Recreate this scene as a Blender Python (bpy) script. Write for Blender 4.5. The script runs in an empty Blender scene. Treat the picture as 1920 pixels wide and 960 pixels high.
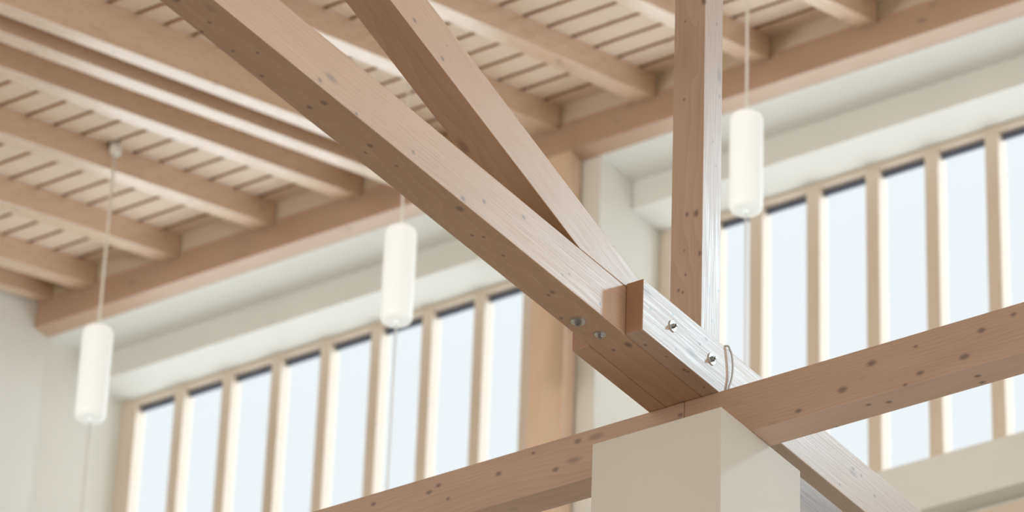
import bpy, bmesh, math, random
from mathutils import Vector, Matrix

random.seed(7)
S = bpy.context.scene
COL = S.collection
H = 1.6                      # eye height: heights below are measured from the eye, H lifts them to the floor
SL = 0.29                    # rise of the roof per metre towards the windows
ROOF0 = 7.053                # underside of the boards at y = 0
TH = math.atan(SL)


def roof_z(y):
    return ROOF0 + SL * y


# ------------------------------------------------------------------ helpers
def tag(o, label=None, cat=None, group=None, kind=None):
    if label: o['label'] = label
    if cat: o['category'] = cat
    if group: o['group'] = group
    if kind: o['kind'] = kind
    return o


def link(name, me, mats, parent=None, matrix=None):
    o = bpy.data.objects.new(name, me)
    COL.objects.link(o)
    for m in (mats if isinstance(mats, (list, tuple)) else [mats]):
        me.materials.append(m)
    if matrix is not None:
        o.matrix_world = matrix
    if parent is not None:
        o.parent = parent
        pm = parent.matrix_world if parent.matrix_world else Matrix()
        o.matrix_parent_inverse = parent.matrix_basis.inverted()
    return o


def finish(bm, name, smooth=False):
    bmesh.ops.recalc_face_normals(bm, faces=bm.faces[:])
    me = bpy.data.meshes.new(name)
    bm.to_mesh(me)
    bm.free()
    if smooth:
        for p in me.polygons:
            p.use_smooth = True
    return me


def add_box(bm, x0, x1, y0, y1, z0, z1, mat=0):
    vs = [bm.verts.new((x, y, z)) for x in (x0, x1) for y in (y0, y1) for z in (z0, z1)]
    for q in ((0, 1, 3, 2), (4, 6, 7, 5), (0, 4, 5, 1), (2, 3, 7, 6), (0, 2, 6, 4), (1, 5, 7, 3)):
        f = bm.faces.new([vs[i] for i in q])
        f.material_index = mat
    return vs


def bevel_all(bm, w, seg=2):
    bmesh.ops.recalc_face_normals(bm, faces=bm.faces[:])
    es = [e for e in bm.edges if len(e.link_faces) == 2 and e.calc_face_angle(0) > 0.35]
    bmesh.ops.bevel(bm, geom=es, offset=w, segments=seg, profile=0.5, affect='EDGES')


def box_obj(name, x0, x1, y0, y1, z0, z1, mat, parent=None, bev=0.0):
    """A box given in metres from the eye; its origin sits at its base centre."""
    c = Vector(((x0 + x1) / 2, (y0 + y1) / 2, z0))
    bm = bmesh.new()
    add_box(bm, x0 - c.x, x1 - c.x, y0 - c.y, y1 - c.y, 0, z1 - z0)
    if bev:
        bevel_all(bm, bev)
    return link(name, finish(bm, name), mat, parent, Matrix.Translation(c + Vector((0, 0, H))))


def timber(name, origin, u, pts, w, mat, bev=0.0022, parent=None):
    """A timber: outline pts (along, up) in the plane of its length u and its upright, w thick across."""
    u = Vector(u).normalized()
    ref = Vector((0, 0, 1)) if abs(u.z) < 0.9 else Vector((0, -1, 0))
    v = ref.cross(u).normalized()
    n = u.cross(v).normalized()
    bm = bmesh.new()
    a = [bm.verts.new((s, -w / 2, h)) for s, h in pts]
    b = [bm.verts.new((s, w / 2, h)) for s, h in pts]
    bm.faces.new(a)
    bm.faces.new(list(reversed(b)))
    k = len(pts)
    for i in range(k):
        bm.faces.new((a[i], b[i], b[(i + 1) % k], a[(i + 1) % k]))
    if bev:
        bevel_all(bm, bev)
    m = Matrix((u, v, n)).transposed().to_4x4()
    m.translation = Vector(origin) + Vector((0, 0, H))
    return link(name, finish(bm, name), mat, parent, m)


def lathe(bm, prof, seg=32, center=(0, 0, 0), frame=None, mat=0):
    """Revolve (radius, height) about z; frame may turn the axis."""
    c = Vector(center)
    rings = []
    for r, z in prof:
        ring = []
        if r < 1e-6:
            p = Vector((0, 0, z))
            ring = [bm.verts.new(c + (frame @ p if frame else p))]
        else:
            for i in range(seg):
                a = 2 * math.pi * i / seg
                p = Vector((r * math.cos(a), r * math.sin(a), z))
                ring.append(bm.verts.new(c + (frame @ p if frame else p)))
        rings.append(ring)
    for A, B in zip(rings, rings[1:]):
        if len(A) == 1 and len(B) == 1:
            continue
        for i in range(seg):
            j = (i + 1) % seg
            if len(A) == 1:
                f = bm.faces.new((A[0], B[i], B[j]))
            elif len(B) == 1:
                f = bm.faces.new((A[i], A[j], B[0]))
            else:
                f = bm.faces.new((A[i], A[j], B[j], B[i]))
            f.material_index = mat


def tube(bm, pts, r, seg=10):
    pts = [Vector(p) for p in pts]
    rings = []
    for i, p in enumerate(pts):
        t = (pts[min(i + 1, len(pts) - 1)] - pts[max(i - 1, 0)]).normalized()
        ref = Vector((0, 0, 1)) if abs(t.z) < 0.9 else Vector((1, 0, 0))
        s = t.cross(ref).normalized()
        q = s.cross(t)
        rings.append([bm.verts.new(p + r * (math.cos(2 * math.pi * k / seg) * s + math.sin(2 * math.pi * k / seg) * q)) for k in range(seg)])
    for A, B in zip(rings, rings[1:]):
        for i in range(seg):
            bm.faces.new((A[i], A[(i + 1) % seg], B[(i + 1) % seg], B[i]))
    bm.faces.new(rings[0])
    bm.faces.new(rings[-1])


# ------------------------------------------------------------------ materials
def new_mat(name):
    m = bpy.data.materials.new(name)
    m.use_nodes = True
    nt = m.node_tree
    b = nt.nodes['Principled BSDF']
    return m, nt, b


def plain(name, col, rough=0.6, spec=0.5, metal=0.0, var=0.0, bump=0.0, scale=12):
    m, nt, b = new_mat(name)
    b.inputs['Base Color'].default_value = (*col, 1)
    b.inputs['Roughness'].default_value = rough
    b.inputs['Specular IOR Level'].default_value = spec
    b.inputs['Metallic'].default_value = metal
    if var or bump:
        tc = nt.nodes.new('ShaderNodeTexCoord')
        n = nt.nodes.new('ShaderNodeTexNoise')
        n.inputs['Scale'].default_value = scale
        n.inputs['Detail'].default_value = 5
        nt.links.new(tc.outputs['Object'], n.inputs['Vector'])
        if var:
            r = nt.nodes.new('ShaderNodeValToRGB')
            r.color_ramp.elements[0].position = 0.3
            r.color_ramp.elements[1].position = 0.7
            r.color_ramp.elements[0].color = (*[c * (1 - var) for c in col], 1)
            r.color_ramp.elements[1].color = (*[min(1, c * (1 + var)) for c in col], 1)
            nt.links.new(n.outputs['Fac'], r.inputs['Fac'])
            nt.links.new(r.outputs['Color'], b.inputs['Base Color'])
        if bump:
            n2 = nt.nodes.new('ShaderNodeTexNoise')
            n2.inputs['Scale'].default_value = scale * 25
            nt.links.new(tc.outputs['Object'], n2.inputs['Vector'])
            bp = nt.nodes.new('ShaderNodeBump')
            bp.inputs['Strength'].default_value = bump
            bp.inputs['Distance'].default_value = 0.002
            nt.links.new(n2.outputs['Fac'], bp.inputs['Height'])
            nt.links.new(bp.outputs['Normal'], b.inputs['Normal'])
    return m


def wood(name, light, dark, rough=0.42, spec=0.5, knots=(), knot_col=(0.075, 0.04, 0.035), small_knots=0.5, ring=26.0, coat=(0.44, 1.65), contrast=1.0):
    """Whitewashed pine: growth rings along local x, fine fibres, scattered small knots and listed knots."""
    m, nt, b = new_mat(name)
    N, Lk = nt.nodes, nt.links

    def math_node(op, a, bb=None, clamp=False):
        n = N.new('ShaderNodeMath'); n.operation = op; n.use_clamp = clamp
        for i, v in enumerate((a, bb)):
            if v is None: continue
            if isinstance(v, (int, float)): n.inputs[i].default_value = v
            else: Lk.new(v, n.inputs[i])
        return n.outputs[0]

    tc = N.new('ShaderNodeTexCoord')
    oi = N.new('ShaderNodeObjectInfo')
    off = N.new('ShaderNodeVectorMath'); off.operation = 'SCALE'
    off.inputs[0].default_value = (17.0, 0.35, 0.2)
    Lk.new(oi.outputs['Random'], off.inputs['Scale'])
    ad = N.new('ShaderNodeVectorMath'); ad.operation = 'ADD'
    Lk.new(tc.outputs['Object'], ad.inputs[0]); Lk.new(off.outputs[0], ad.inputs[1])
    # slow wander of the rings
    mp = N.new('ShaderNodeMapping'); mp.inputs['Scale'].default_value = (0.9, 5, 5)
    Lk.new(ad.outputs[0], mp.inputs['Vector'])
    n1 = N.new('ShaderNodeTexNoise'); n1.inputs['Scale'].default_value = 1.0; n1.inputs['Detail'].default_value = 3
    Lk.new(mp.outputs[0], n1.inputs['Vector'])
    sub = N.new('ShaderNodeVectorMath'); sub.operation = 'MULTIPLY_ADD'
    sub.inputs[1].default_value = (0.0, 0.13, 0.13)
    Lk.new(n1.outputs['Color'], sub.inputs[0]); Lk.new(ad.outputs[0], sub.inputs[2])
    mp2 = N.new('ShaderNodeMapping'); mp2.inputs['Location'].default_value = (0, -0.21, 0.16); mp2.inputs['Scale'].default_value = (0.02, 1, 1)
    Lk.new(sub.outputs[0], mp2.inputs['Vector'])
    wv = N.new('ShaderNodeTexWave'); wv.wave_type = 'RINGS'; wv.rings_direction = 'X'; wv.wave_profile = 'SAW'
    wv.inputs['Scale'].default_value = ring; wv.inputs['Distortion'].default_value = 1.2
    wv.inputs['Detail'].default_value = 2; wv.inputs['Detail Scale'].default_value = 1.5
    Lk.new(mp2.outputs[0], wv.inputs['Vector'])
    # fibres
    mp3 = N.new('ShaderNodeMapping'); mp3.inputs['Scale'].default_value = (6, 260, 260)
    Lk.new(ad.outputs[0], mp3.inputs['Vector'])
    n2 = N.new('ShaderNodeTexNoise'); n2.inputs['Scale'].default_value = 1.0; n2.inputs['Detail'].default_value = 2
    Lk.new(mp3.outputs[0], n2.inputs['Vector'])
    # blotches
    mp4 = N.new('ShaderNodeMapping'); mp4.inputs['Scale'].default_value = (2.2, 9, 9)
    Lk.new(ad.outputs[0], mp4.inputs['Vector'])
    n3 = N.new('ShaderNodeTexNoise'); n3.inputs['Scale'].default_value = 1.0; n3.inputs['Detail'].default_value = 4
    Lk.new(mp4.outputs[0], n3.inputs['Vector'])
    f = math_node('MULTIPLY', wv.outputs['Fac'], 0.34 * contrast)
    f = math_node('ADD', f, math_node('MULTIPLY', math_node('SUBTRACT', n2.outputs['Fac'], 0.5), 0.42 * contrast))
    f = math_node('ADD', f, math_node('MULTIPLY', math_node('SUBTRACT', n3.outputs['Fac'], 0.42), 1.1 * contrast), True)
    mix = N.new('ShaderNodeMix'); mix.data_type = 'RGBA'
    mix.inputs['A'].default_value = (*light, 1); mix.inputs['B'].default_value = (*dark, 1)
    Lk.new(f, mix.inputs['Factor'])
    colour = mix.outputs['Result']
    # scattered small knots
    fac = None
    if small_knots:
        mpk = N.new('ShaderNodeMapping'); mpk.inputs['Scale'].default_value = (3.4, 8.5, 8.5)
        Lk.new(ad.outputs[0], mpk.inputs['Vector'])
        vo = N.new('ShaderNodeTexVoronoi'); vo.inputs['Scale'].default_value = 1.0
        Lk.new(mpk.outputs[0], vo.inputs['Vector'])
        mr = N.new('ShaderNodeMapRange'); mr.inputs['From Min'].default_value = 0.045; mr.inputs['From Max'].default_value = 0.12
        mr.inputs['To Min'].default_value = small_knots; mr.inputs['To Max'].default_value = 0
        Lk.new(vo.outputs['Distance'], mr.inputs['Value'])
        fac = mr.outputs[0]
    for (kx, ky, kz, kr) in knots:
        s1 = N.new('ShaderNodeVectorMath'); s1.operation = 'SUBTRACT'; s1.inputs[1].default_value = (kx, ky, kz)
        Lk.new(tc.outputs['Object'], s1.inputs[0])
        # a little ragged edge
        s0 = N.new('ShaderNodeVectorMath'); s0.operation = 'MULTIPLY'; s0.inputs[1].default_value = (0.72 / kr, 1.05 / kr, 1.05 / kr)
        Lk.new(s1.outputs[0], s0.inputs[0])
        ln = N.new('ShaderNodeVectorMath'); ln.operation = 'LENGTH'; Lk.new(s0.outputs[0], ln.inputs[0])
        d = math_node('ADD', ln.outputs['Value'], math_node('MULTIPLY', math_node('SUBTRACT', n2.outputs['Fac'], 0.5), 0.9))
        mr = N.new('ShaderNodeMapRange'); mr.inputs['From Min'].default_value = 0.35; mr.inputs['From Max'].default_value = 1.05
        mr.inputs['To Min'].default_value = 0.8; mr.inputs['To Max'].default_value = 0
        Lk.new(d, mr.inputs['Value'])
        fac = mr.outputs[0] if fac is None else math_node('MAXIMUM', fac, mr.outputs[0])
    if fac is not None:
        mk = N.new('ShaderNodeMix'); mk.data_type = 'RGBA'
        mk.inputs['B'].default_value = (*knot_col, 1)
        Lk.new(colour, mk.inputs['A']); Lk.new(fac, mk.inputs['Factor'])
        colour = mk.outputs['Result']
    Lk.new(colour, b.inputs['Base Color'])
    b.inputs['Roughness'].default_value = rough
    b.inputs['Specular IOR Level'].default_value = spec
    bp = N.new('ShaderNodeBump'); bp.inputs['Strength'].default_value = 0.25; bp.inputs['Distance'].default_value = 0.0015
    Lk.new(n2.outputs['Fac'], bp.inputs['Height']); Lk.new(bp.outputs['Normal'], b.inputs['Normal'])
    if coat:                                         # clear varnish, worn along the fibres
        b.inputs['Coat Weight'].default_value = 1.0
        b.inputs['Coat IOR'].default_value = coat[1]
        cr = N.new('ShaderNodeMapRange')
        cr.inputs['From Min'].default_value = 0.3; cr.inputs['From Max'].default_value = 0.7
        cr.inputs['To Min'].default_value = coat[0] * 0.85; cr.inputs['To Max'].default_value = coat[0] * 1.3
        Lk.new(n2.outputs['Fac'], cr.inputs['Value']); Lk.new(cr.outputs[0], b.inputs['Coat Roughness'])
        Lk.new(bp.outputs['Normal'], b.inputs['Coat Normal'])
    return m


LIGHT, DARK = (0.47, 0.285, 0.16), (0.33, 0.175, 0.085)
CLIGHT, CDARK = (0.41, 0.262, 0.172), (0.275, 0.155, 0.092)
RLIGHT, RDARK = (0.74, 0.535, 0.35), (0.58, 0.39, 0.235)


def local_knots(o, world):
    inv = o.matrix_world.inverted()
    return [(*(inv @ Vector((x, y, z + H))), r) for x, y, z, r in world]


def own_wood(o, name, knots, **kw):
    m = wood(name, kw.pop('light', LIGHT), kw.pop('dark', DARK), knots=local_knots(o, knots), **kw)
    o.data.materials.clear()
    o.data.materials.append(m)


M_WOOD = wood('pine', LIGHT, DARK)
M_RAFTER = wood('pine_rafter', RLIGHT, RDARK, rough=0.4, coat=(0.27, 1.85))
M_PLATE = wood('pine_plate', (0.56, 0.375, 0.25), (0.46, 0.285, 0.175), rough=0.4)
M_POST = wood('pine_warm', (0.82, 0.62, 0.43), (0.72, 0.51, 0.33))
M_FRAME = wood('pine_window', (0.74, 0.64, 0.53), (0.66, 0.55, 0.44), small_knots=0.0, contrast=0.6)
M_BOARD = wood('pine_boards', (0.85, 0.715, 0.58), (0.74, 0.59, 0.45), rough=0.6, small_knots=0.25, contrast=0.6, coat=None)
M_END = wood('pine_end_grain', (0.33, 0.15, 0.065), (0.22, 0.09, 0.035), small_knots=0.0, rough=0.6)
M_WALL = plain('white_plaster', (0.81, 0.82, 0.785), 0.75, 0.3, var=0.015, bump=0.15, scale=3)
M_PILLAR = plain('cream_plaster', (0.57, 0.53, 0.46), 0.6, 0.35, var=0.012, bump=0.3, scale=4)
M_BLOCK = plain('beige_board', (0.70, 0.60, 0.44), 0.7, 0.3, var=0.03)
M_EDGE = wood('shaded_pine_edge', (0.60, 0.34, 0.14), (0.48, 0.25, 0.09), small_knots=0.0, rough=0.8, coat=None, spec=0.2)  # board edges painted browner to carry the shade inside the open joints
M_FLEECE = plain('dark_fleece', (0.05, 0.03, 0.02), 0.95, 0.1)
M_FLOOR = wood('floor_boards', (0.25, 0.155, 0.085), (0.18, 0.11, 0.06), small_knots=0.0, rough=0.4)
M_STEEL = plain('zinc_steel', (0.55, 0.56, 0.55), 0.32, 0.5, 1.0, var=0.15, scale=60)
M_NUT = plain('dark_steel', (0.30, 0.30, 0.29), 0.35, 0.5, 1.0)
M_CORD = plain('cream_cord', (0.88, 0.85, 0.78), 0.5)
M_PULL, nt, b = new_mat('clear_nylon')
b.inputs['Base Color'].default_value = (0.92, 0.93, 0.92, 1)
b.inputs['Roughness'].default_value = 0.4
b.inputs['Alpha'].default_value = 0.55
M_WHITE = plain('white_plastic', (0.85, 0.85, 0.82), 0.35)
M_GASKET = plain('dark_gasket', (0.10, 0.12, 0.17), 0.5)
M_CABLE = plain('grey_cable', (0.50, 0.50, 0.48), 0.4)

# frosted glass shade, lit from inside
M_SHADE, nt, b = new_mat('lit_opal_glass')
b.inputs['Base Color'].default_value = (0.80, 0.84, 0.83, 1)
b.inputs['Roughness'].default_value = 0.25
b.inputs['Emission Color'].default_value = (0.95, 1.0, 0.985, 1)
b.inputs['Emission Strength'].default_value = 0.40
M_CAP, nt, b = new_mat('opal_glass_top')
b.inputs['Base Color'].default_value = (0.85, 0.87, 0.86, 1)
b.inputs['Roughness'].default_value = 0.25
b.inputs['Emission Color'].default_value = (0.97, 1.0, 0.98, 1)
b.inputs['Emission Strength'].default_value = 0.42

# clear pane
M_GLASS, nt, b = new_mat('window_glass')
nt.nodes.remove(b)
out = nt.nodes['Material Output']
tr = nt.nodes.new('ShaderNodeBsdfTransparent'); tr.inputs['Color'].default_value = (0.975, 0.985, 0.985, 1)
gl = nt.nodes.new('ShaderNodeBsdfGlossy'); gl.inputs['Roughness'].default_value = 0.03
fr = nt.nodes.new('ShaderNodeFresnel'); fr.inputs['IOR'].default_value = 1.35
mx = nt.nodes.new('ShaderNodeMixShader')
ge = nt.nodes.new('ShaderNodeNewGeometry')
iv = nt.nodes.new('ShaderNodeMath'); iv.operation = 'SUBTRACT'; iv.inputs[0].default_value = 1.0
nt.links.new(ge.outputs['Backfacing'], iv.inputs[1])
fm = nt.nodes.new('ShaderNodeMath'); fm.operation = 'MULTIPLY'
nt.links.new(fr.outputs[0], fm.inputs[0]); nt.links.new(iv.outputs[0], fm.inputs[1])
nt.links.new(fm.outputs[0], mx.inputs[0]); nt.links.new(tr.outputs[0], mx.inputs[1]); nt.links.new(gl.outputs[0], mx.inputs[2])
nt.links.new(mx.outputs[0], out.inputs['Surface'])

# ------------------------------------------------------------------ truss in the foreground
ZB = 6.112                   # top of the cross beams = underside of the tie
ZT = 6.262                   # top of the tie and planks
TX0, TX1 = -5.791, -5.676    # tie thickness
PX1 = -5.621                 # outer face of the near plank
PX0 = -5.846                 # outer face of the far plank
TXC = (TX0 + TX1) / 2

K_CR = [(-5.231, 9.063, 6.006, 0.013), (-5.142, 9.063, 6.061, 0.013), (-5.041, 9.063, 5.964, 0.007), (-4.995, 9.063, 5.988, 0.010), (-4.862, 9.063, 5.998, 0.013), (-4.810, 9.063, 6.062, 0.011), (-5.368, 9.063, 5.979, 0.009), (-5.007, 9.063, 6.072, 0.006), (-4.714, 9.063, 6.082, 0.009),
        (-5.173, 9.099, 5.960, 0.009), (-5.119, 9.114, 5.960, 0.009), (-4.850, 9.111, 5.960, 0.010), (-4.855, 9.147, 5.960, 0.009), (-5.304, 9.160, 5.960, 0.006)]
K_CL = [(-6.077, 9.063, 6.087, 0.011), (-6.340, 9.063, 6.057, 0.010), (-6.545, 9.063, 6.076, 0.009), (-6.576, 9.063, 6.063, 0.010), (-6.510, 9.063, 6.024, 0.007), (-6.148, 9.063, 6.017, 0.010), (-5.742, 9.063, 6.074, 0.008), (-6.770, 9.063, 6.078, 0.009), (-6.225, 9.063, 6.090, 0.006)]
K_T = [(-5.740, 8.402, 6.112, 0.007), (-5.722, 8.394, 6.112, 0.009), (-5.776, 8.518, 6.112, 0.007), (-5.697, 8.726, 6.112, 0.013), (-5.747, 8.730, 6.112, 0.007), (-5.743, 6.924, 6.112, 0.007), (-5.769, 7.051, 6.112, 0.006), (-5.721, 7.088, 6.112, 0.006), (-5.772, 7.175, 6.112, 0.007), (-5.754, 7.348, 6.112, 0.009), (-5.712, 7.351, 6.112, 0.011), (-5.726, 7.568, 6.112, 0.009), (-5.755, 7.588, 6.112, 0.006), (-5.723, 7.679, 6.112, 0.006), (-5.700, 7.928, 6.112, 0.013), (-5.745, 8.051, 6.112, 0.006), (-5.724, 8.073, 6.112, 0.006), (-5.732, 8.175, 6.112, 0.006), (-5.753, 6.805, 6.112, 0.010), (-5.783, 6.945, 6.112, 0.006),
       (-5.676, 7.439, 6.019 + 0.1, 0.006), (-5.676, 7.684, 6.142, 0.008), (-5.676, 7.908, 6.125, 0.010), (-5.676, 8.001, 6.167, 0.008), (-5.676, 8.182, 6.217, 0.008), (-5.676, 7.283, 6.130, 0.008), (-5.676, 8.371, 6.140, 0.006), (-5.676, 8.403, 6.159, 0.005), (-5.676, 8.552, 6.144, 0.006)]
K_B2 = [(-5.676, 7.660, 6.530, 0.008), (-5.676, 7.789, 6.487, 0.008), (-5.676, 7.936, 6.563, 0.006), (-5.676, 8.153, 6.493, 0.005), (-5.676, 7.805, 6.537, 0.004), (-5.676, 8.388, 6.423, 0.005), (-5.676, 8.515, 6.388, 0.004), (-5.676, 8.609, 6.357, 0.005)]
K_PL = [(-5.621, 8.827, 6.235, 0.005), (-5.621, 8.715, 6.195, 0.006), (-5.621, 8.846, 6.137, 0.005), (-5.621, 8.999, 6.245, 0.007), (-5.621, 8.965, 6.213, 0.007), (-5.621, 9.797, 6.223, 0.007), (-5.621, 9.843, 6.222, 0.006), (-5.621, 9.720, 6.135, 0.005), (-5.621, 9.918, 6.191, 0.006),
        (-5.658, 8.750, 6.112, 0.006), (-5.639, 8.916, 6.112, 0.008), (-5.635, 8.929, 6.112, 0.006), (-5.642, 8.831, 6.112, 0.005), (-5.643, 9.024, 6.112, 0.005)]
K_PO = [(-5.744, 9.060, 7.106, 0.005), (-5.729, 9.060, 6.715, 0.008), (-5.699, 9.060, 6.709, 0.011), (-5.685, 9.060, 6.573, 0.008), (-5.736, 9.060, 6.598, 0.004), (-5.731, 9.060, 6.518, 0.005), (-5.753, 9.060, 6.473, 0.006), (-5.739, 9.060, 6.463, 0.005), (-5.744, 9.060, 7.377, 0.004), (-5.682, 9.060, 7.426, 0.011),
        (-5.676, 9.125, 7.382, 0.006), (-5.676, 9.144, 7.143, 0.006), (-5.676, 9.112, 6.971, 0.005), (-5.676, 9.128, 6.899, 0.005), (-5.676, 9.149, 6.495, 0.005), (-5.676, 9.120, 6.382, 0.008)]

# tie beam: along y, ends against the post
TIE_Y0, TIE_Y1 = 2.6, 9.163
tie = timber('tie_beam', (TXC, TIE_Y0, ZB + 0.001), (0, 1, 0), [(0, 0), (TIE_Y1 - TIE_Y0, 0), (TIE_Y1 - TIE_Y0, ZT - ZB - 0.001), (0, ZT - ZB - 0.001)], TX1 - TX0 - 0.001, M_WOOD)
own_wood(tie, 'pine_tie', K_T)
tag(tie, 'long pale pine beam from upper left down to the column, two bolts underneath', 'beam', kind='thing')

# sloping brace standing on the tie
BS = 0.298
BA = math.atan(BS)
by0 = 8.45                                   # heel of the brace on the tie
bu = Vector((0, math.cos(BA), -math.sin(BA)))
bl = 6.1
bd = 0.137                                   # its depth
org = Vector((TXC, by0, ZT + 0.0005)) - bu * bl
ext = bd / math.tan(BA)                      # run of the level cut
ext = min(ext, 0.42)
cut = bd - ext * math.tan(BA)
brace = timber('diagonal_brace', org, bu, [(0, 0), (bl, 0), (bl + ext, ext * math.tan(BA)), (bl + ext, bd), (0, bd)], TX1 - TX0 - 0.001, M_WOOD)
own_wood(brace, 'pine_brace', K_B2)
tag(brace, 'pale pine brace rising steeply above the long tie beam, with a brown underside', 'beam', kind='thing')

# two planks clasping the joint
PY0, PY1 = 8.677, 11.4
def plank(x0, x1, label, y1=PY1):
    o = timber('splice_plank', ((x0 + x1) / 2, PY0, ZB + 0.0005), (0, 1, 0),
               [(0, 0), (y1 - PY0, 0), (y1 - PY0, ZT + 0.009 - ZB), (0, ZT + 0.009 - ZB)], x1 - x0 - 0.001, M_WOOD)
    me = o.data
    tag(o, label, 'plank', 'planks bolted to both sides of the tie beam', 'thing')
    return o
pl_near = plank(TX1, PX1, 'whitish plank clamped to the near side of the joint, two bolts in its face')
own_wood(pl_near, 'pine_plank', K_PL, light=(0.46, 0.33, 0.24), dark=(0.33, 0.21, 0.14))
pl_far = plank(PX0, TX0, 'plank behind the joint, its cut end peeping out left below the long beam')
own_wood(pl_far, 'pine_plank_far', [(-5.791, 9.66, 6.17, 0.012)])
for o in (pl_near, pl_far):
    o.data.materials.append(M_END)
    for p in o.data.polygons:
        if p.center.x < 0.001:
            p.material_index = 1

# post
POX0, POX1, POY0, POY1 = -5.781, -5.678, 9.06, 9.159
zt = roof_z(POY0) - 0.002
post = timber('timber_post', ((POX0 + POX1) / 2, (POY0 + POY1) / 2, ZT + 0.0005), (0, 0, 1),
              [(0, -(POY1 - POY0) / 2), (zt - ZT, -(POY1 - POY0) / 2), (zt - ZT, (POY1 - POY0) / 2), (0, (POY1 - POY0) / 2)], POX1 - POX0, M_WOOD)
own_wood(post, 'pine_post', K_PO, light=CLIGHT, dark=CDARK)
tag(post, 'upright square pine post standing between the planks above the column', 'post', kind='thing')

# cross beams butted over the column
CY0, CY1, CZ0 = 9.063, 9.163, 5.96
def cross(x0, x1, knots, label, mname):
    o = timber('cross_beam', (x0, (CY0 + CY1) / 2, CZ0), (1, 0, 0), [(0, 0), (x1 - x0, 0), (x1 - x0, ZB - CZ0), (0, ZB - CZ0)], CY1 - CY0, M_WOOD)
    own_wood(o, mname, knots, light=CLIGHT, dark=CDARK)
    o.data.materials.append(wood(mname + '_underside', (0.62, 0.43, 0.31), (0.50, 0.32, 0.215), knots=local_knots(o, [k for k in knots if k[2] < 5.9605])))
    for p in o.data.polygons:                        # faces pointing down take a paler wood
        if p.normal.z < -0.9:
            p.material_index = 1
    tag(o, label, 'beam', 'cross beams meeting over the column', 'thing')
    return o
cross(-5.7295, -2.4, K_CR, 'brown knotty pine beam running from the column top to the right edge', 'pine_cross_east')
cross(-9.2, -5.7305, K_CL, 'brown knotty pine beam running from the column top down to the lower left', 'pine_cross_west')

# column
colm = box_obj('column', -5.925, -5.515, 8.908, 9.322, -H, CZ0 - 0.0005, M_PILLAR, bev=0.0025)
tag(colm, 'square cream plastered column carrying the crossing beams at lower right', 'column', kind='thing')


# bolts: washer with nut and bolt end
def bolt(parent, p, n, r, ang=0.0):
    n = Vector(n).normalized()
    ref = Vector((0, 1, 0)) if abs(n.y) < 0.9 else Vector((1, 0, 0))
    a = ref.cross(n).normalized()
    fr = Matrix((a, n.cross(a), n)).transposed()
    rot = fr @ Matrix.Rotation(ang, 3, 'Z')
    base = Vector(p) + Vector((0, 0, H))
    bm = bmesh.new()
    lathe(bm, [(0, -0.004), (r, -0.004), (r, 0.0022), (r * 0.93, 0.003), (0, 0.003)], 36, (0, 0, 0), rot)
    w = link('washer', finish(bm, 'washer'), M_STEEL, parent, Matrix.Translation(base))
    bm = bmesh.new()
    rn = r * 0.46
    lathe(bm, [(0, 0.003), (rn, 0.003), (rn, 0.0095), (rn * 0.9, 0.0105), (0, 0.0105)], 6, (0, 0, 0), rot)
    lathe(bm, [(0, 0.0105), (rn * 0.55, 0.0105), (rn * 0.55, 0.0145), (rn * 0.42, 0.0155), (0, 0.0155)], 16, (0, 0, 0), rot)
    link('nut', finish(bm, 'nut'), M_NUT, w, Matrix.Translation(base))
bolt(tie, (-5.745, 8.553, ZB), (0, 0, -1), 0.0205, 0.3)
bolt(tie, (-5.731, 8.640, ZB), (0, 0, -1), 0.0160, 0.7)
bolt(pl_near, (PX1 - 0.0005, 8.825, 6.198), (1, 0, 0), 0.0165, 0.2)
bolt(pl_near, (PX1 - 0.0005, 9.026, 6.196), (1, 0, 0), 0.0175, 0.5)

# cable loop on the near plank
bm = bmesh.new()
pts = [(PX1 - 0.020, 9.098, ZT + 0.0135), (PX1 + 0.003, 9.104, ZT + 0.0145), (PX1 + 0.006, 9.111, ZT + 0.006), (PX1 + 0.008, 9.119, ZT - 0.010), (PX1 + 0.008, 9.124, ZT - 0.04),
       (PX1 + 0.007, 9.123, ZT - 0.07), (PX1 + 0.006, 9.117, ZT - 0.095), (PX1 + 0.0045, 9.110, ZT - 0.115), (PX1 + 0.0042, 9.108, ZT - 0.146)]
def smooth_path(P, n=6):
    P = [Vector(p) for p in P]; out = []
    for i in range(len(P) - 1):
        a, b_, c, d = P[max(i - 1, 0)], P[i], P[i + 1], P[min(i + 2, len(P) - 1)]
        for k in range(n):
            t = k / n
            out.append(0.5 * (2 * b_ + (c - a) * t + (2 * a - 5 * b_ + 4 * c - d) * t * t + (3 * b_ - a - 3 * c + d) * t ** 3))
    out.append(P[-1])
    return out
c0 = Vector(pts[-1])
tube(bm, [p - c0 for p in smooth_path(pts)], 0.0031)
loop = link('cable', finish(bm, 'cable', True), M_CABLE, None, Matrix.Translation(c0 + Vector((0, 0, H))))
tag(loop, 'thin grey cable looping over the near plank beside its second bolt', 'cable')

# ------------------------------------------------------------------ roof
YP = 13.89                   # inner face of the wall plate
RU = Vector((0, math.cos(TH), math.sin(TH)))


def rafter(name, x1, w, depth, y0=7.4, mat=M_RAFTER):
    """A rafter whose right side is at x1; its top is the underside of the boards, its end a plumb cut against the plate."""
    o = Vector((x1 - w / 2, y0, roof_z(y0))) + Vector((0, SL, -1)).normalized() * (depth + 0.0005)
    ln = (YP - 0.001 - o.y) / math.cos(TH)
    # at the upper edge the plumb cut sits further along by depth * tan
    e = depth * math.tan(TH)
    return timber(name, o, RU, [(0, 0), (ln, 0), (ln + e, depth), (0, depth)], w, mat)


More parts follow.
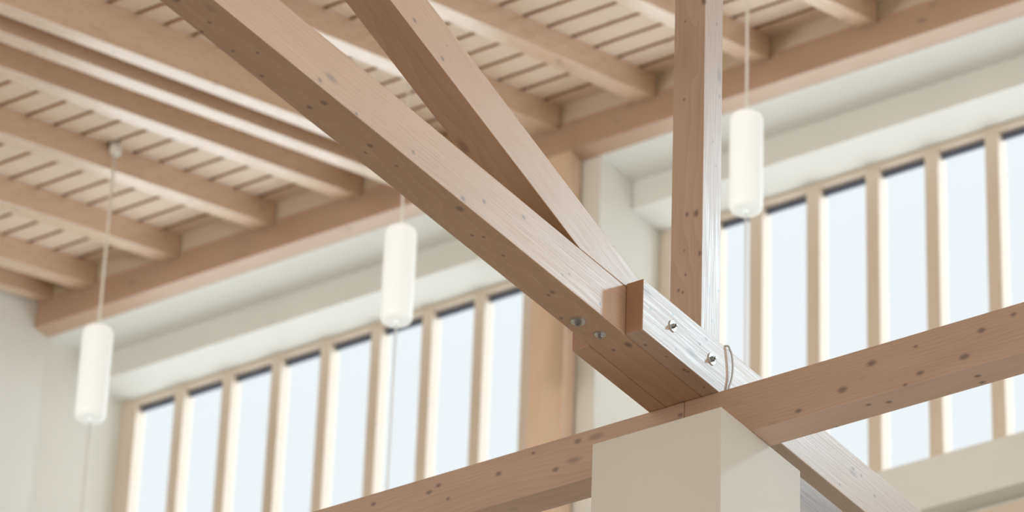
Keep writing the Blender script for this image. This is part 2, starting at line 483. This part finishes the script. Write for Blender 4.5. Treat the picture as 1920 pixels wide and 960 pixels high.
g = 'pine rafters under the boarded roof'
for x1, lab in [(-12.09, 'rafter next to the edge rafter, its end just above the far left wall corner'),
                (-11.59, 'rafter at the left whose end lies between the wall corner and the canopied rafter'),
                (-11.035, 'rafter carrying the white lamp canopy beside it at upper left'),
                (-10.54, 'rafter directly left of the paired deep rafters, its end just left of the tie beam'),
                (-9.457, 'rafter seen between the tie beam and the brace, ending beside the wide pier'),
                (-8.955, 'long rafter right of the steep brace, ending left of the upright post'),
                (-8.37, 'rafter passing behind the upright post and the right lamp cord'),
                (-7.835, 'rafter end at the top right, right of the right lamp cord')]:
    tag(rafter('rafter', x1, 0.086, 0.122), lab, 'rafter', g, 'thing')
tag(rafter('rafter', -12.352, 0.064, 0.115), 'edge rafter lying against the white side wall at the far left', 'rafter', g, 'thing')
for x1, lab in [(-10.0, 'upper and right one of two close deep rafters crossing the upper left'),
                (-10.19, 'lower and left one of two close deep rafters crossing the upper left')]:
    tag(rafter('truss_chord', x1, 0.078, 0.187), lab, 'rafter', 'paired deep rafters of the rear truss', 'thing')

# wall plate
plate = timber('wall_plate', (-12.443, YP + 0.053, 10.828), (1, 0, 0), [(0, 0), (12.4, 0), (12.4, 0.156), (0, 0.156)], 0.104, M_PLATE)
tag(plate, 'long reddish pine beam along the window wall under the rafter ends', 'beam', kind='thing')

# timber post under the plate
wp = timber('wall_post', (-9.489, YP + 0.046, -H), (0, 0, 1), [(0, -0.045), (10.827 + H, -0.045), (10.827 + H, 0.045), (0, 0.045)], 0.178, M_POST)
tag(wp, 'broad orange pine post against the pier between the two window bays', 'post', kind='thing')

# boarded ceiling with open joints and dark fleece above
bm = bmesh.new()
pitch, gap, tk = 0.181, 0.030, 0.026
yj = 12.133 - pitch * 42
nrm = Vector((0, -SL, 1)).normalized()
def slab(bm, x0, x1, ya, yb, t0, t1, mat):
    vs = []
    for x in (x0, x1):
        for y in (ya, yb):
            for t in (t0, t1):
                p = Vector((x, y, roof_z(y))) + nrm * t
                vs.append(bm.verts.new((p.x, p.y, p.z)))
    for q in ((0, 1, 3, 2), (4, 6, 7, 5), (0, 4, 5, 1), (2, 3, 7, 6), (0, 2, 6, 4), (1, 5, 7, 3)):
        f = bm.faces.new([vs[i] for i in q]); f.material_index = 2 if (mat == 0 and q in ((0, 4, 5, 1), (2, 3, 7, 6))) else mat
i = 0
while True:
    ya = yj + pitch * i + gap * 0.5
    yb = ya + pitch - gap
    if ya > 13.9: break
    slab(bm, -12.443, 1.5, ya, min(yb, 13.99), 0, tk, 0)
    i += 1
slab(bm, -12.443, 1.5, yj, 13.99, tk + 0.03, tk + 0.05, 1)
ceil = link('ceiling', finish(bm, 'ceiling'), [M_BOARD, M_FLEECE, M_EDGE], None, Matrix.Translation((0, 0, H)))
tag(ceil, kind='structure')

# beige infill boards between the rafter ends, above the plate
ends = [-12.34, -12.09, -11.59, -11.035, -10.54, -10.19, -10.0, -9.457, -8.955, -8.37, -7.835]
wid = [0.058, 0.086, 0.086, 0.086, 0.086, 0.078, 0.078, 0.086, 0.086, 0.086, 0.086]
spans = [(ends[k], ends[k + 1] - wid[k + 1]) for k in range(len(ends) - 1)] + [(ends[-1], 0.0)]
for k, (a, b_) in enumerate(spans):
    o = box_obj('trim_%d' % (k + 1), a - 0.04, b_ + 0.04, YP + 0.012, YP + 0.032, 10.985, roof_z(YP) + 0.003, M_BLOCK)
    tag(o, kind='structure')

# ------------------------------------------------------------------ window wall
YL, YW = 14.255, 14.483
ZSOF, ZLIN, ZSILL = 10.828, 10.684, 9.007
XWALL = -12.445
PIERS = [(-9.555, -9.305), (-6.2, -5.95), (-2.85, -2.6)]
bm = bmesh.new()
add_box(bm, XWALL, 0.6, 13.9965, YL, ZSOF, ZSOF + 0.12)                     # soffit behind the plate
add_box(bm, XWALL, 0.6, YL, 14.56, ZLIN, ZSOF + 0.12)                      # lintel
add_box(bm, XWALL, 0.6, YL, 14.56, 8.774, ZSILL)                           # sill wall
add_box(bm, XWALL, 0.6, YL + 0.115, 14.56, -H, 8.774)                      # wall below, set back
for a, b_ in PIERS:
    add_box(bm, a, b_, 13.9965, 14.56, -H, ZSOF)
sp_ = [(XWALL, 13.9965), (-12.3645, YW), (-12.3645, 14.56), (XWALL, 14.56)]    # splayed reveal in the corner
lo = [bm.verts.new((x, y, 8.2)) for x, y in sp_]
hi = [bm.verts.new((x, y, ZSOF + 0.0)) for x, y in sp_]
bm.faces.new(lo); bm.faces.new(list(reversed(hi)))
for k in range(4):
    bm.faces.new((lo[k], hi[k], hi[(k + 1) % 4], lo[(k + 1) % 4]))
add_box(bm, -9.80, -9.555, YL, 14.56, ZSILL, ZLIN)
add_box(bm, -6.45, -6.2, YL, 14.56, ZSILL, ZLIN)
add_box(bm, -3.1, -2.85, YL, 14.56, ZSILL, ZLIN)
add_box(bm, -2.6, 0.6, YL, 14.56, ZSILL, ZLIN)
wallb = link('wall_back', finish(bm, 'wall_back'), M_WALL, None, Matrix.Translation((0, 0, H)))
tag(wallb, kind='structure')
# pine strip under the sill overhang
tr = box_obj('trim_12', XWALL + 0.01, 0.5, YL + 0.094, YL + 0.1145, 8.55, 8.755, M_FRAME)
tag(tr, kind='structure')


def window(n, x0, x1, mull, mw, jl, jr):
    """One bay: head, jambs, upright mullions and a recessed pane behind each opening."""
    e = bpy.data.objects.new('window_%d' % n, None)
    COL.objects.link(e)
    e.location = ((x0 + x1) / 2, YW, ZSILL + H)
    bpy.context.view_layer.update()
    tag(e, kind='structure')
    zb, zh = ZSILL - 0.0 + 0.001, ZLIN - 0.001
    box_obj('window_head', x0, x1, YW, YW + 0.075, zh - 0.024, zh, M_FRAME, e, 0.002)
    box_obj('window_rail', x0, x1, YW, YW + 0.075, zb, zb + 0.06, M_FRAME, e, 0.002)
    edges = [(x0, x0 + jl)] + [(m, m + mw) for m in mull] + [(x1 - jr, x1)]
    proto = None
    for k, (a, b_) in enumerate(edges):
        nm = 'jamb' if k in (0, len(edges) - 1) else 'mullion'
        box_obj(nm, a, b_, YW, YW + 0.075, zb + 0.06, zh - 0.024, M_FRAME, e, 0.003)
    for (a, b_), (c, d) in zip(edges, edges[1:]):
        p = box_obj('pane', b_, c, YW + 0.047, YW + 0.055, zb + 0.06, zh - 0.024, M_GLASS, e)
        box_obj('gasket', b_ + 0.002, c - 0.002, YW + 0.038, YW + 0.0465, zh - 0.056, zh - 0.0245, M_GASKET, p)
    return e

window(1, -12.364, -9.801, [-12.039, -11.754, -11.463, -11.178, -10.887, -10.597, -10.305], 0.058, 0.092, 0.235)
window(2, -9.304, -6.451, [-9.06, -8.83, -8.538, -8.239, -7.945, -7.649, -7.353, -7.057, -6.76], 0.066, 0.07, 0.066)
for k, x in enumerate((-5.949,)):
    window(3 + k, x, x + 2.848, [x + 0.236 + 0.296 * i for i in range(9)], 0.066, 0.066, 0.066)

# side wall: follows the roof
bm = bmesh.new()
prof = [(5.0, -H), (14.56, -H), (14.56, 11.3), (13.99, roof_z(13.99) + 0.1), (5.0, roof_z(5.0) + 0.1)]
a = [bm.verts.new((XWALL - 0.25, y, z)) for y, z in prof]
b2 = [bm.verts.new((XWALL - 0.0005, y, z)) for y, z in prof]
bm.faces.new(a); bm.faces.new(list(reversed(b2)))
for i in range(len(prof)):
    j = (i + 1) % len(prof)
    bm.faces.new((a[i], b2[i], b2[j], a[j]))
wl = link('wall_left', finish(bm, 'wall_left'), M_WALL, None, Matrix.Translation((0, 0, H)))
tag(wl, kind='structure')

# floor
fl = box_obj('floor', -12.65, 9.0, -9.0, 14.56, -H - 0.2, -H, M_FLOOR)
tag(fl, kind='structure')


# ------------------------------------------------------------------ pendant lamps
def lamp(x, label):
    y = 12.696
    zc = roof_z(y)
    zt_, zb_ = 9.787, 9.337
    R = 0.0665
    root = bpy.data.objects.new('pendant_lamp', None)
    COL.objects.link(root)
    root.location = (x, y, zb_ + H)
    bpy.context.view_layer.update()
    tag(root, label, 'lamp', 'opal cylinder lamps hanging in a row')
    T = Matrix.Translation((x, y, H))
    bm = bmesh.new()
    lathe(bm, [(0, zc + 0.004), (0.026, zc + 0.004), (0.026, zc - 0.052), (0.022, zc - 0.062), (0.006, zc - 0.066), (0, zc - 0.066)], 28)
    link('canopy', finish(bm, 'canopy', True), M_WHITE, root, T)
    bm = bmesh.new()
    tube(bm, [(0, 0, zc - 0.06), (0, 0, (zc + zt_) / 2), (0, 0, zt_ - 0.005)], 0.0062)
    link('cord', finish(bm, 'cord', True), M_CORD, root, T)
    bm = bmesh.new()
    h = zt_ - zb_
    prof = [(0.010, zb_ + 0.001), (R - 0.024, zb_ + 0.001), (R - 0.014, zb_ + 0.004), (R - 0.005, zb_ + 0.011), (R - 0.001, zb_ + 0.021), (R, zb_ + 0.034), (R, zt_ - 0.045)]
    prof += [(R - 0.0005, zt_ - 0.04)]
    lathe(bm, prof, 40)
    link('shade', finish(bm, 'shade', True), M_SHADE, root, T)
    bm = bmesh.new()
    prof = [(R - 0.0005, zt_ - 0.04), (R - 0.002, zt_ - 0.022), (R - 0.008, zt_ - 0.010), (R - 0.02, zt_ - 0.002), (R - 0.035, zt_), (0, zt_)]
    lathe(bm, prof, 40)
    link('shade_top', finish(bm, 'shade_top', True), M_CAP, root, T)
    bm = bmesh.new()
    tube(bm, [(0, 0, zb_ + 0.004), (0, 0, 9.0), (0, 0, 8.2)], 0.0055)
    link('pull_cord', finish(bm, 'pull_cord', True), M_PULL, root, T)
    return root
lamp(-11.008 - 0.000, 'lit white cylinder lamp hanging at the left before the white side wall')
lamp(-9.42, 'lit white cylinder lamp hanging in front of the left windows, middle of the three')
lamp(-7.757, 'lit white cylinder lamp hanging right of the upright post')

# ------------------------------------------------------------------ light
SKY_BAND = 0.85
SKY_BACK, SKY_FRONT, SKY_HAZE, PAVING = 0.66, 0.98, 1.0, 2.2
W = bpy.data.worlds.new('sky')
S.world = W
W.use_nodes = True
nt = W.node_tree
bg = nt.nodes['Background']
WN, WL = nt.nodes, nt.links
tc = WN.new('ShaderNodeTexCoord')


def wmath(op, a, b_=None):
    n = WN.new('ShaderNodeMath'); n.operation = op
    for i, v in enumerate((a, b_)):
        if v is None: continue
        if isinstance(v, (int, float)): n.inputs[i].default_value = v
        else: WL.new(v, n.inputs[i])
    return n.outputs[0]


def wdot(v):
    n = WN.new('ShaderNodeVectorMath'); n.operation = 'DOT_PRODUCT'
    n.inputs[1].default_value = Vector(v).normalized()
    WL.new(tc.outputs['Generated'], n.inputs[0])
    return n.outputs['Value']


def wramp(v, a, b_, lo, hi):
    n = WN.new('ShaderNodeMapRange'); n.interpolation_type = 'SMOOTHSTEP'
    n.inputs['From Min'].default_value = a; n.inputs['From Max'].default_value = b_
    n.inputs['To Min'].default_value = lo; n.inputs['To Max'].default_value = hi
    WL.new(v, n.inputs['Value'])
    return n.outputs[0]


# pale overcast sky, brightest where the sun stands behind the haze; sunlit paving below the horizon
north = wramp(wdot((0, 1, 0)), -0.15, 0.3, SKY_BACK, SKY_FRONT)
haze = wramp(wdot((0.40, 0.80, 0.45)), 0.73, 0.96, 0.0, SKY_HAZE)
low = wmath('MULTIPLY', wramp(wdot((0, 0, 1)), 0.08, 0.34, 1.0, 0.0), wramp(wdot((0, 1, 0)), 0.0, 0.3, 0.0, PAVING))
band = wmath('MULTIPLY', wramp(wmath('ABSOLUTE', wdot((0, 0, 1))), 0.15, 0.6, SKY_BAND, 0.0), wramp(wdot((0, 1, 0)), -0.6, -0.1, 1.0, 0.0))
tot = wmath('ADD', wmath('ADD', wmath('ADD', north, haze), low), band)
WL.new(tot, bg.inputs['Strength'])
mc = WN.new('ShaderNodeMix'); mc.data_type = 'RGBA'
mc.inputs['A'].default_value = (1.0, 0.95, 0.88, 1); mc.inputs['B'].default_value = (0.94, 0.992, 1.03, 1)
WL.new(wramp(wdot((0, 1, 0)), -0.3, 0.3, 0.0, 1.0), mc.inputs['Factor'])
WL.new(mc.outputs['Result'], bg.inputs['Color'])

# spotlight on the window side of the hall, aimed at the truss joint
sp = bpy.data.lights.new('truss_spotlight', 'SPOT')
sp.energy = 275
sp.color = (0.62, 0.86, 1.0)
sp.spot_size = math.radians(92)
sp.spot_blend = 0.35
sp.shadow_soft_size = 0.2
so = bpy.data.objects.new('truss_spotlight', sp)
COL.objects.link(so)
tgt = Vector((-5.6, 8.75, 6.25))
so.location = tgt + 6.2 * Vector((0.358, 0.768, 0.53)).normalized() + Vector((0, 0, H))
so.rotation_euler = (tgt + Vector((0, 0, H)) - so.location).to_track_quat('-Z', 'Y').to_euler()

# added fill light, no such lamp in the hall, brightens the window wall
sp = bpy.data.lights.new('added_wall_fill', 'SPOT')
sp.energy = 620
sp.color = (1.0, 0.96, 0.89)
sp.spot_size = math.radians(80)
sp.spot_blend = 0.5
sp.shadow_soft_size = 0.4
so = bpy.data.objects.new('added_wall_fill', sp)
COL.objects.link(so)
so.location = (-9.6, 4.9, 7.4 + H)
so.rotation_euler = (Vector((-9.6, 14.3, 10.4 + H)) - so.location).to_track_quat('-Z', 'Y').to_euler()

# ------------------------------------------------------------------ camera
RC = [[0.8311255502428377, 0.5550933884020269, 0.03319111154958508], [-0.2666252717245475, 0.45016721510392327, -0.8522091544470697], [-0.48799721742173047, 0.6994432132760564, 0.5221473998697242]]
cam = bpy.data.cameras.new('camera')
co = bpy.data.objects.new('camera', cam)
COL.objects.link(co)
r, d, fw = Vector(RC[0]), Vector(RC[1]), Vector(RC[2])
mt = Matrix((r, -d, -fw)).transposed().to_4x4()
mt.translation = (0, 0, H)
co.matrix_world = mt
cam.sensor_width = 36.0
cam.lens = 8449.585 / 1920 * 36.0
cam.clip_end = 200
cam.dof.use_dof = True
cam.dof.focus_distance = 12.1
cam.dof.aperture_fstop = 4.0
S.camera = co

S.view_settings.view_transform = 'Standard'
S.view_settings.look = 'None'
S.view_settings.gamma = 1
S.view_settings.exposure = 0.0
S.view_settings.use_curve_mapping = False
